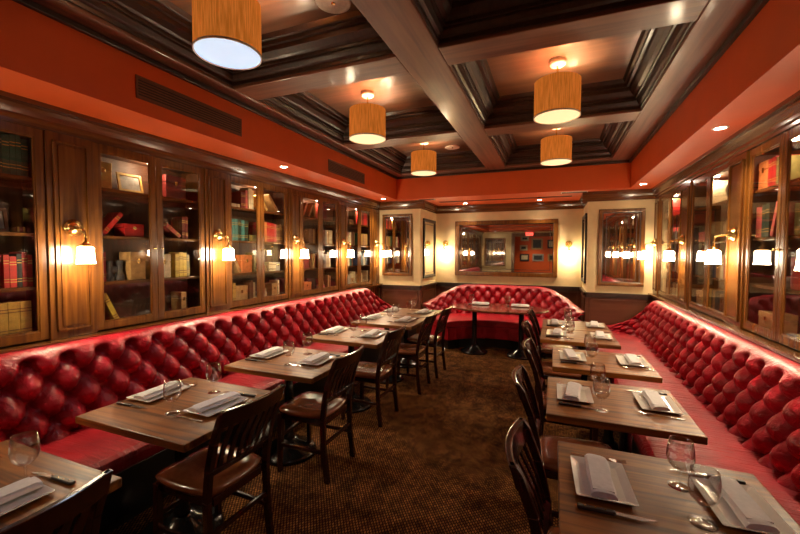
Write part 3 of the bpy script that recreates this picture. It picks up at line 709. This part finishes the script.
for i, (x, y, a, l_) in enumerate(spots):
    o = ch0 if i == 0 else copy_tree(ch0)
    o.location = (x, y, 0); o.rotation_euler.z = R(a); tag(o, 'dark cherry slat-back chair with brown seat, ' + l_, 'chair', 'dining chairs along the aisle')

# ---------------------------------------------------------------- place settings
def plate_mesh(lx, ly):
    mb = MB()
    def loop(a, c, z, r): 
        vs = []
        for qx, qy, a0 in ((1, 1, 0), (-1, 1, 90), (-1, -1, 180), (1, -1, 270)):
            for k in range(4):
                an = R(a0 + k * 30); vs.append((qx * (a - r) + r * math.cos(an), qy * (c - r) + r * math.sin(an), z))
        return vs
    a, c = lx / 2, ly / 2
    Ls = [loop(a - .035, c - .035, 0, .006), loop(a - .004, c - .004, .011, .008), loop(a, c, .014, .008), loop(a, c, .016, .008), loop(a - .018, c - .018, .010, .006), loop(a - .03, c - .03, .005, .005)]
    vs = [v for L in Ls for v in L]; n = 16
    fs = [(i * n + k, i * n + (k + 1) % n, (i + 1) * n + (k + 1) % n, (i + 1) * n + k) for i in range(len(Ls) - 1) for k in range(n)] + [tuple(range(n)), tuple((len(Ls) - 1) * n + k for k in range(n))]
    return mb.add(vs, fs)
P0 = plate_mesh(.19, .275).build('plate', 'china', bevel=.001)
def napkin_mesh(w_, l_):
    mb = MB()
    def surf(zo, t):
        def fn(u, v):
            x = (u - .5) * w_; y = (v - .5) * l_; ed = min(u, 1 - u) * w_; 
            z = zo + t * (1 - .55 * math.exp(-ed / .006)) + .0035 * math.sin(7 * v + 3 * u) * (1 if t > .01 else 0) + .004 * max(0, abs(v - .5) * 2 - .8) * 5 * -0.5
            return (x + .002 * math.sin(9 * v), y, z)
        return fn
    nx, ny = 10, 18
    mb.grid(nx, ny, surf(.0, .020)); top = len(mb.v); mb.grid(nx, ny, lambda u, v: ((u - .5) * w_ + .002 * math.sin(9 * v), (v - .5) * l_, 0.0)); 
    e = [i for i in range(nx)] + [i * (nx + 1) + nx for i in range(ny)] + [(nx + 1) * (ny + 1) - 1 - i for i in range(nx)] + [(ny - i) * (nx + 1) for i in range(ny)]
    for i in range(len(e)): j = (i + 1) % len(e); mb.f.append((e[i], e[j], e[j] + top, e[i] + top))
    # a second, slightly smaller fold on top
    mb.box(-w_ / 2 + .006, w_ / 2 - .008, -l_ / 2 + .012, l_ / 2 - .02, .0165, .0225)
    return mb
N0 = napkin_mesh(.082, .265).build('napkin', 'linen', smooth=False, bevel=.0015)
def knife0():
    t = thing('steak_knife', 'x', 'knife')
    MB().bar((-.115, 0, .0), (-.115, 0, .010), .001, .001)
    MB().box(-.115, .0, -.010, .009, .0005, .012).build('handle', 'handle', t, .004)
    MB().add([(0, -.008, .004), (.07, -.009, .004), (.118, .006, .004), (.11, .008, .004), (0, .008, .004), (0, -.008, .0065), (.07, -.009, .005), (.118, .006, .0048), (.11, .008, .0055), (0, .008, .0075)],
             [(4, 3, 2, 1, 0), (5, 6, 7, 8, 9), (0, 1, 6, 5), (1, 2, 7, 6), (2, 3, 8, 7), (3, 4, 9, 8), (4, 0, 5, 9)]).build('blade', 'steel', t)
    mb = MB()
    for x in (-.09, -.06, -.03): mb.lathe([(0, .0128), (.0028, .0126), (.0028, .011)], 10, Matrix.Translation((x, 0, 0)))
    mb.build('rivets', 'brass', t)
    return t
def fork0():
    mb = MB(); th = .0018
    P = [(-.10, .004, .0075), (-.06, .003, .006), (0, .0045, .0035), (.045, .006, .004), (.055, .005, .011), (.07, .003, .0125)]
    vs = []
    for x, z, hw in P: vs += [(x, -hw, z), (x, hw, z), (x, hw, z + th), (x, -hw, z + th)]
    fs = [(i * 4 + j, i * 4 + (j + 1) % 4, (i + 1) * 4 + (j + 1) % 4, (i + 1) * 4 + j) for i in range(len(P) - 1) for j in range(4)] + [(0, 1, 2, 3), (20, 21, 22, 23)]
    mb.add(vs, fs)
    for k in range(4):
        y = -.011 + k * .0073; mb.add([(.07, y - .0014, .003), (.07, y + .0014, .003), (.105, y + .001, .007), (.105, y - .001, .007), (.07, y - .0014, .0048), (.07, y + .0014, .0048), (.105, y + .001, .0082), (.105, y - .001, .0082)],
                                      [(0, 3, 2, 1), (4, 5, 6, 7), (0, 1, 5, 4), (1, 2, 6, 5), (2, 3, 7, 6), (3, 0, 4, 7)])
    return mb.build('fork', 'steel')
def glass0():
    t = thing('wine_glass', 'x', 'glass')
    MB().lathe([(.006, .060), (.022, .066), (.038, .085), (.044, .110), (.042, .140), (.037, .172), (.0355, .172), (.0405, .140), (.0422, .110), (.0365, .087), (.020, .070), (0, .067)], 28).build('bowl', 'wine', t, smooth=True)
    MB().lathe([(.0055, .006), (.0042, .015), (.004, .048), (.006, .060)], 14).build('stem', 'wine', t, smooth=True)
    MB().lathe([(0, .0), (.037, .0), (.038, .0015), (.02, .003), (.0055, .006)], 28).build('foot', 'wine', t, smooth=True)
    return t
K0, F0, G0 = knife0(), fork0(), glass0()
used = {}
def put(src, loc, rz, label, cat, group, key):
    o = src if key not in used else copy_tree(src); used[key] = 1
    o.location = loc; o.rotation_euler.z = rz; return tag(o, label, cat, group)
rj = random.Random(3)
def setting(x, y, ang, who, gl, skip=(), fl=0):
    """ang: facing direction of the diner (0 = +x)."""
    j = rj.uniform; c, s = math.cos(ang), math.sin(ang)
    def W(dx, dy): return (x + dx * c - dy * s, y + dx * s + dy * c)
    z = .7505
    if 'plate' not in skip:
        p = W(0, 0); pa = ang + R(j(-3, 3)); put(P0, (p[0], p[1], z), pa, 'white rectangular plate, ' + who, 'plate', 'rectangular plates on the tables', 'p')
        na = pa + R(j(-6, 6)); q = W(j(-.02, .015), 0); put(N0, (q[0], q[1], z + .0165), na, 'folded white napkin, ' + who, 'napkin', 'folded napkins on the plates', 'n')
    if 'knife' not in skip: q = W(j(.0, .03) + .01, -.185); put(K0, (q[0], q[1], z), ang + R(j(-4, 4)) , 'black handled steak knife, ' + who, 'knife', 'steak knives on the tables', 'k')
    if 'fork' not in skip: q = W(j(-.02, .02), .175); put(F0, (q[0], q[1], z), ang + R(j(-5, 5)), 'steel fork, ' + who, 'fork', 'forks on the tables', 'f')
    if gl: put(G0, (gl[0], gl[1], .7505), j(0, 3), 'clear stemmed wine glass, ' + who, 'glass', 'wine glasses on the tables', 'g')
for k, (a, c) in enumerate(LTY):
    y = (a + c) / 2 + (.0 if k else .02)
    n_ = 'on left row %s table' % WO[k]
    setting(-2.165, y + .04, 0, 'bench side ' + n_, (-1.90, y + .19) if k != 0 else (-1.80, .78))
    setting(-1.70, y + .03, math.pi, 'aisle side ' + n_, (-1.85, y - .12) if k != 0 else (-1.97, .42))
for k, (a, c) in enumerate(RTY):
    y = (a + c) / 2; n_ = 'on right row %s table' % WO[k]
    dx = RXS[k] - .345
    setting((.145 if k else .14) + dx, y + .015 + (.02 if k == 0 else 0), 0, 'aisle side ' + n_, (.28 + dx, y + .13) if k else (.44, 1.655))
    setting((.565 if k else .55) + dx, y + (.04 if k == 0 else .03), math.pi, 'bench side ' + n_, (.27 + dx, y - .17) if k else (.45, 1.45))
setting(-1.10, 6.30, -math.pi / 2, 'left seat of oval table', (-1.23, 6.2)); setting(-.48, 6.30, -math.pi / 2, 'right seat of oval table', (-.66, 6.18))

# ---------------------------------------------------------------- sconces
def sconce0():
    t = thing('wall_sconce', 'x', 'wall lamp')
    RX90 = Matrix.Rotation(R(90), 4, 'Y')
    MB().lathe([(0, .0), (.058, .0), (.058, .006), (.045, .012), (.048, .018), (.03, .024), (.024, .035), (.014, .042), (0, .044)], 28, RX90).build('backplate', 'brass', t, smooth=True)
    MB().tube([(.035, 0, 0), (.055, 0, -.004), (.085, 0, -.008), (.112, 0, -.018), (.122, 0, -.045), (.122, 0, -.095)], [.009, .008, .008, .008, .008, .010], 10).build('arm', 'brass', t, smooth=True)
    MB().lathe([(0, -.045), (.018, -.047), (.024, -.06), (.038, -.072), (.038, -.078), (0, -.078)], 20, Matrix.Translation((.122, 0, -.048))).build('shade_holder', 'brass', t, smooth=True)
    MB().lathe([(.034, -.078), (.045, -.088), (.046, -.12), (.047, -.165), (.053, -.188), (.051, -.188), (.045, -.165), (.044, -.12), (.042, -.09), (.0, -.085)], 24, Matrix.Translation((.122, 0, -.048))).build('shade', 'sconce', t, smooth=True)
    return t
S0 = sconce0(); si_ = 0
SC = [(-3.006, y, 1.755, 0, l_) for y, l_ in ((.375, 'left wall panel closest to the viewer'), (1.597, 'left wall panel between nearest and second bookcases'), (2.805, 'left wall panel between second and third bookcases'), (4.01, 'left wall panel between third and fourth bookcases'), (5.18, 'left wall panel between fourth and farthest bookcases'), (6.365, 'last left wall panel beside the cream pier'))]
SC += [(1.321, y, 1.75, 180, l_) for y, l_ in ((2.575, 'right wall before the nearest visible bookcase'), (3.845, 'right wall, large one between nearest and middle bookcases'), (5.145, 'right wall between middle and farthest bookcases'), (6.40, 'last right wall panel beside the cream pier'))]
SC += [(-2.02, YB, 1.78, -90, 'back wall left of the wide mirror'), (.24, YB, 1.76, -90, 'back wall right of the wide mirror')]
for i, (x, y, z, a, l_) in enumerate(SC):
    o = S0 if i == 0 else copy_tree(S0); o.location = (x, y, z); o.rotation_euler.z = R(a)
    tag(o, 'brass wall sconce with lit glass shade, ' + l_, 'wall lamp', 'brass sconces around the room')

# ---------------------------------------------------------------- pendants
def pendant(x, y, cool, label):
    t = thing('pendant_lamp', label, 'ceiling lamp', (x, y, 2.70), 0, 'drum lamps in the ceiling coffers')
    MB().lathe([(.172, 0), (.176, 0), (.176, .28), (.172, .28), (.172, 0)], 48).build('lamp_shade', 'fabric', t, smooth=False)
    MB().lathe([(0, .006), (.168, .006), (.171, .0), (.171, .010), (0, .010)], 48).build('diffuser', 'diff_cool' if cool else 'diff_warm', t)
    MB().lathe([(.1715, -.003), (.178, -.003), (.178, .008), (.1765, .008)], 48).build('shade_rim', 'white', t)
    MB().tube([(0, 0, .01), (0, 0, .43)], .008, 8).box(-.17, .17, -.004, .004, .262, .268).build('stem', 'brass', t)
    MB().lathe([(0, .405), (.05, .405), (.062, .415), (.065, .449), (0, .449)], 28).build('ceiling_canopy', 'white', t, smooth=True)
    d = bpy.data.lights.new('lamp_bulb', 'POINT'); d.energy = PEND_UP; d.color = (1, .74, .42); d.shadow_soft_size = .035
    q = bpy.data.objects.new('lamp_bulb', d); COL.objects.link(q); q.parent = t; q.location = (.06, 0, .2)
    if cool:
        d = bpy.data.lights.new('lamp_down_light', 'SPOT'); d.energy = COOL_W; d.color = (.74, .86, 1); d.spot_size = R(150); d.spot_blend = 1; d.shadow_soft_size = .14
        q = bpy.data.objects.new('lamp_down_light', d); COL.objects.link(q); q.parent = t; q.location = (0, 0, -.01)
    return t
pendant(0, -.07, True, 'added unseen drum lamp above the viewer, cool fill for the nearest tables')  # added out-of-frame lamp, cool fill for foreground tables and napkins
pendant(-1.71, 1.68, True, 'large woven drum lamp with bluish white bottom, nearest on the left')
pendant(-1.71, 3.41, False, 'woven drum lamp in the middle left coffer')
pendant(-1.71, 5.15, False, 'woven drum lamp in the far left coffer')
pendant(0, 3.41, False, 'woven drum lamp in the middle right coffer')
pendant(0, 5.1, False, 'woven drum lamp in the far right coffer')

# ---------------------------------------------------------------- mirrors
def mirror(cx, cz, w_, h_, loc, rz, label, fw=.06, mat='wall_wood', fd=.035, bev=True):
    t = thing('wall_mirror', label, 'mirror', loc, rz)     # local: x along, -y out to the room, origin centre bottom
    a, c = w_ / 2, h_
    mb = MB().box(-a, a, -fd, 0, 0, fw).box(-a, a, -fd, 0, c - fw, c).box(-a, -a + fw, -fd, 0, fw, c - fw).box(a - fw, a, -fd, 0, fw, c - fw)
    mb.build('frame', mat, t, .008, seg=3)
    MB().box(-a + fw, a - fw, -.012, -.006, fw, c - fw).build('mirror_glass', 'mirror', t)
    if bev:
        i = fw; k = fw + .012
        i2, k2 = fw + .05, fw + .058
        if w_ > .5: MB().box(-a + i2, a - i2, -.016, -.012, i2, k2).box(-a + i2, a - i2, -.016, -.012, c - k2, c - i2).box(-a + i2, -a + k2, -.016, -.012, k2, c - k2).box(a - k2, a - i2, -.016, -.012, k2, c - k2).build('bevel_line', 'mould', t)
        MB().box(-a + i, a - i, -.02, -.012, i, k).box(-a + i, a - i, -.02, -.012, c - k, c - i).box(-a + i, -a + k, -.02, -.012, k, c - k).box(a - k, a - i, -.02, -.012, k, c - k).build('inner_bead', 'mould', t)
    return t
mirror(0, 0, 1.88, 1.06, (-.88, YB, 1.15), 0, 'wide wood-framed mirror above the curved banquette', .075)
mirror(0, 0, .58, 1.12, (-2.66, PY, 1.17), 0, 'upright wood-framed mirror on the left cream pier facing the room', .05)
mirror(0, 0, .60, 1.14, (.915, PY, 1.11), 0, 'upright wood-framed mirror on the right cream pier facing the room', .05)
mirror(0, 0, .74, 1.10, (PXL, 7.03, 1.12), R(90), 'narrow dark-framed mirror on inner side of the left pier', .045, 'black', .03)
mirror(0, 0, .74, 1.10, (PXR, 7.03, 1.12), R(-90), 'narrow dark-framed mirror on inner side of the right pier', .045, 'black', .03)

# ---------------------------------------------------------------- vents, downlights, speaker
def wall_vent(x, y0, y1, z0, z1, label):
    t = thing('wall_vent', label, 'vent', (x, (y0 + y1) / 2, z0)); h = (y1 - y0) / 2; H = z1 - z0
    MB().box(0, .008, -h, h, 0, .014).box(0, .008, -h, h, H - .014, H).box(0, .008, -h, -h + .014, .014, H - .014).box(0, .008, h - .014, h, .014, H - .014).build('vent_frame', 'vent', t, .001)
    MB().box(0, .002, -h + .014, h - .014, .014, H - .014).build('vent_backing', 'slot', t)
    mb = MB(); n = 7
    for i in range(n): z = .02 + (H - .04) * i / (n - 1); mb.box(.002, .007, -h + .014, h - .014, z - .004, z + .004)
    mb.build('grille', 'vent', t)
wall_vent(FL, 1.74, 2.66, 2.61, 2.76, 'long brown air grille on the left orange fascia, nearer one')
wall_vent(FL, 4.06, 5.02, 2.58, 2.73, 'long brown air grille on the left orange fascia, farther one')
def ceil_vent(x0, x1, y0, y1, label, mat='vent'):
    t = thing('ceiling_vent', label, 'vent', ((x0 + x1) / 2, (y0 + y1) / 2, ZS)); a, c = (x1 - x0) / 2, (y1 - y0) / 2
    MB().box(-a, a, -c, c, -.006, 0).build('vent_frame', mat, t, .001)
    mb = MB()
    for i in range(3): y = -c + 2 * c * (i + 1) / 4; mb.box(-a + .012, a - .012, y - c * .14, y + c * .14, -.008, -.006)
    mb.build('slots', 'slot', t)
ceil_vent(.08, .45, 6.34, 6.46, 'small brown slotted vent in far soffit, right end', 'white'); ceil_vent(-2.2, -1.92, 6.36, 6.46, 'small brown slotted vent in far soffit, left end')
ceil_vent(-1.95, .25, 6.78, 6.84, 'long dark slot vent across the alcove soffit', 'slot')
def downlight(x, y, z, label, on=True):
    t = thing('downlight', label, 'ceiling light', (x, y, z))
    MB().lathe([(.034, -.0005), (.034, -.004), (.05, -.004), (.052, 0)], 28).build('trim_ring', 'white', t, smooth=True)
    MB().lathe([(0, -.002), (.034, -.002)], 28).build('lens', 'down', t)
    d = bpy.data.lights.new('downlight_beam', 'SPOT'); d.energy = DOWN_W; d.color = (1, .80, .55); d.spot_size = R(110); d.spot_blend = .8; d.shadow_soft_size = .03
    q = bpy.data.objects.new('downlight_beam', d); COL.objects.link(q); q.parent = t; q.location = (0, 0, -.02)
downlight(-2.72, 3.42, ZS, 'small lit downlight in left soffit, brightest one, between the two grilles')
downlight(-2.75, 6.08, ZS, 'small lit downlight in left soffit at its far end')
downlight(1.11, 3.51, ZS, 'small lit downlight in right soffit, nearer one'); downlight(1.08, 5.96, ZS, 'small lit downlight in right soffit, far corner')
downlight(-1.55, 7.14, ZS, 'small lit downlight over the curved banquette, left one'); downlight(-.25, 7.14, ZS, 'small lit downlight over the curved banquette, right one')
downlight(-2.4, -2.2, ZS, 'small added downlight to brighten the cream front wall'); downlight(-.9, -3.4, ZS, 'small added downlight to brighten the next room, left one'); downlight(.6, -3.4, ZS, 'small added downlight to brighten the next room, right one')  # downlights added to brighten the mirrored front wall and next room
def speaker(x, y, label):
    t = thing('ceiling_speaker', label, 'speaker', (x, y, ZC))
    MB().lathe([(.085, -.006), (.10, -.010), (.108, -.006), (.11, 0)], 36).build('rim', 'white', t, smooth=True)
    MB().lathe([(0, -.008), (.05, -.008), (.085, -.006)], 36).build('grille', 'white', t, smooth=True)
    MB().lathe([(0, -.012), (.012, -.012), (.014, -.008)], 16).build('badge', 'brass', t)
speaker(-1.30, 2.12, 'round cream ceiling speaker in the near left coffer'); speaker(-1.42, 5.62, 'round cream ceiling speaker in the far left coffer')

# ---------------------------------------------------------------- things behind the camera seen in the mirrors
t = thing('exit_sign', 'red lit EXIT sign hanging from the soffit near the entrance', 'sign', (-1.0, -2.45, 2.30))
MB().box(-.16, .16, -.02, .02, 0, .19).build('sign_case', 'white', t, .004); MB().box(-.01, .01, -.01, .01, .19, ZS - 2.30).build('bracket', 'white', t)
cu = bpy.data.curves.new('letters', 'FONT'); cu.body = 'EXIT'; cu.size = .15; cu.align_x = 'CENTER'; cu.extrude = .002; cu.materials.append(M['exitred'])
tmp = bpy.data.objects.new('letters_curve', cu); COL.objects.link(tmp); lm = bpy.data.meshes.new_from_object(tmp); bpy.data.objects.remove(tmp)
lt = bpy.data.objects.new('letters', lm); COL.objects.link(lt); lt.parent = t; lt.rotation_euler = (R(90), 0, R(180)); lt.location = (0, .023, .045)
# lattice mirror on cream front wall
t = thing('lattice_panel', 'dark lattice-fronted panel on the cream front wall, seen in the mirror', 'panel', (-2.45, YF, 1.0))
mb = MB().box(-.45, .45, 0, .04, 0, .05).box(-.45, .45, 0, .04, 1.2, 1.25).box(-.45, -.4, 0, .04, .05, 1.2).box(.4, .45, 0, .04, .05, 1.2); mb.build('frame', 'wall_wood', t, .004)
MB().box(-.4, .4, .004, .01, .05, 1.2).build('backing', 'mirror', t)
mb = MB()
for i in range(9): mb.box(-.36 + i * .09 - .014, -.36 + i * .09 + .014, .012, .03, .05, 1.2)
for i in range(5): mb.box(-.4, .4, .012, .028, .2 + i * .21, .218 + i * .21)
mb.build('lattice', 'black_c', t)
PF = [(-1.35, 1.7, .34, .26, 'cream'), (-.75, 1.75, .5, .52, 'tan'), (-.1, 1.8, .4, .4, 'black'), (.55, 1.6, .45, .5, 'cream'), (-1.3, 1.2, .42, .34, 'black'), (-.7, 1.2, .5, .34, 'grey'), (-.05, 1.2, .45, .34, 'tan'), (-1.3, 2.15, .36, .24, 'cream'), (.5, 2.2, .4, .3, 'pink')]
PL = ['upper left small', 'large central octagon-matted', 'dark right of centre', 'far right tall', 'lower left dark', 'lower middle grey', 'lower right tan', 'top left', 'top right pink']
for (x, z, w_, h_, c_), l_ in zip(PF, PL):
    t = thing('wall_picture', 'framed picture on orange wall of next room, ' + l_, 'picture', (x, -4.2, z))
    MB().box(-w_ / 2, w_ / 2, 0, .03, 0, h_).build('frame', c_ + '_c', t, .004)
    MB().box(-w_ / 2 + .07, w_ / 2 - .07, .03, .033, .07, h_ - .07).build('picture', 'black_c' if c_ != 'black' else 'cream_c', t)
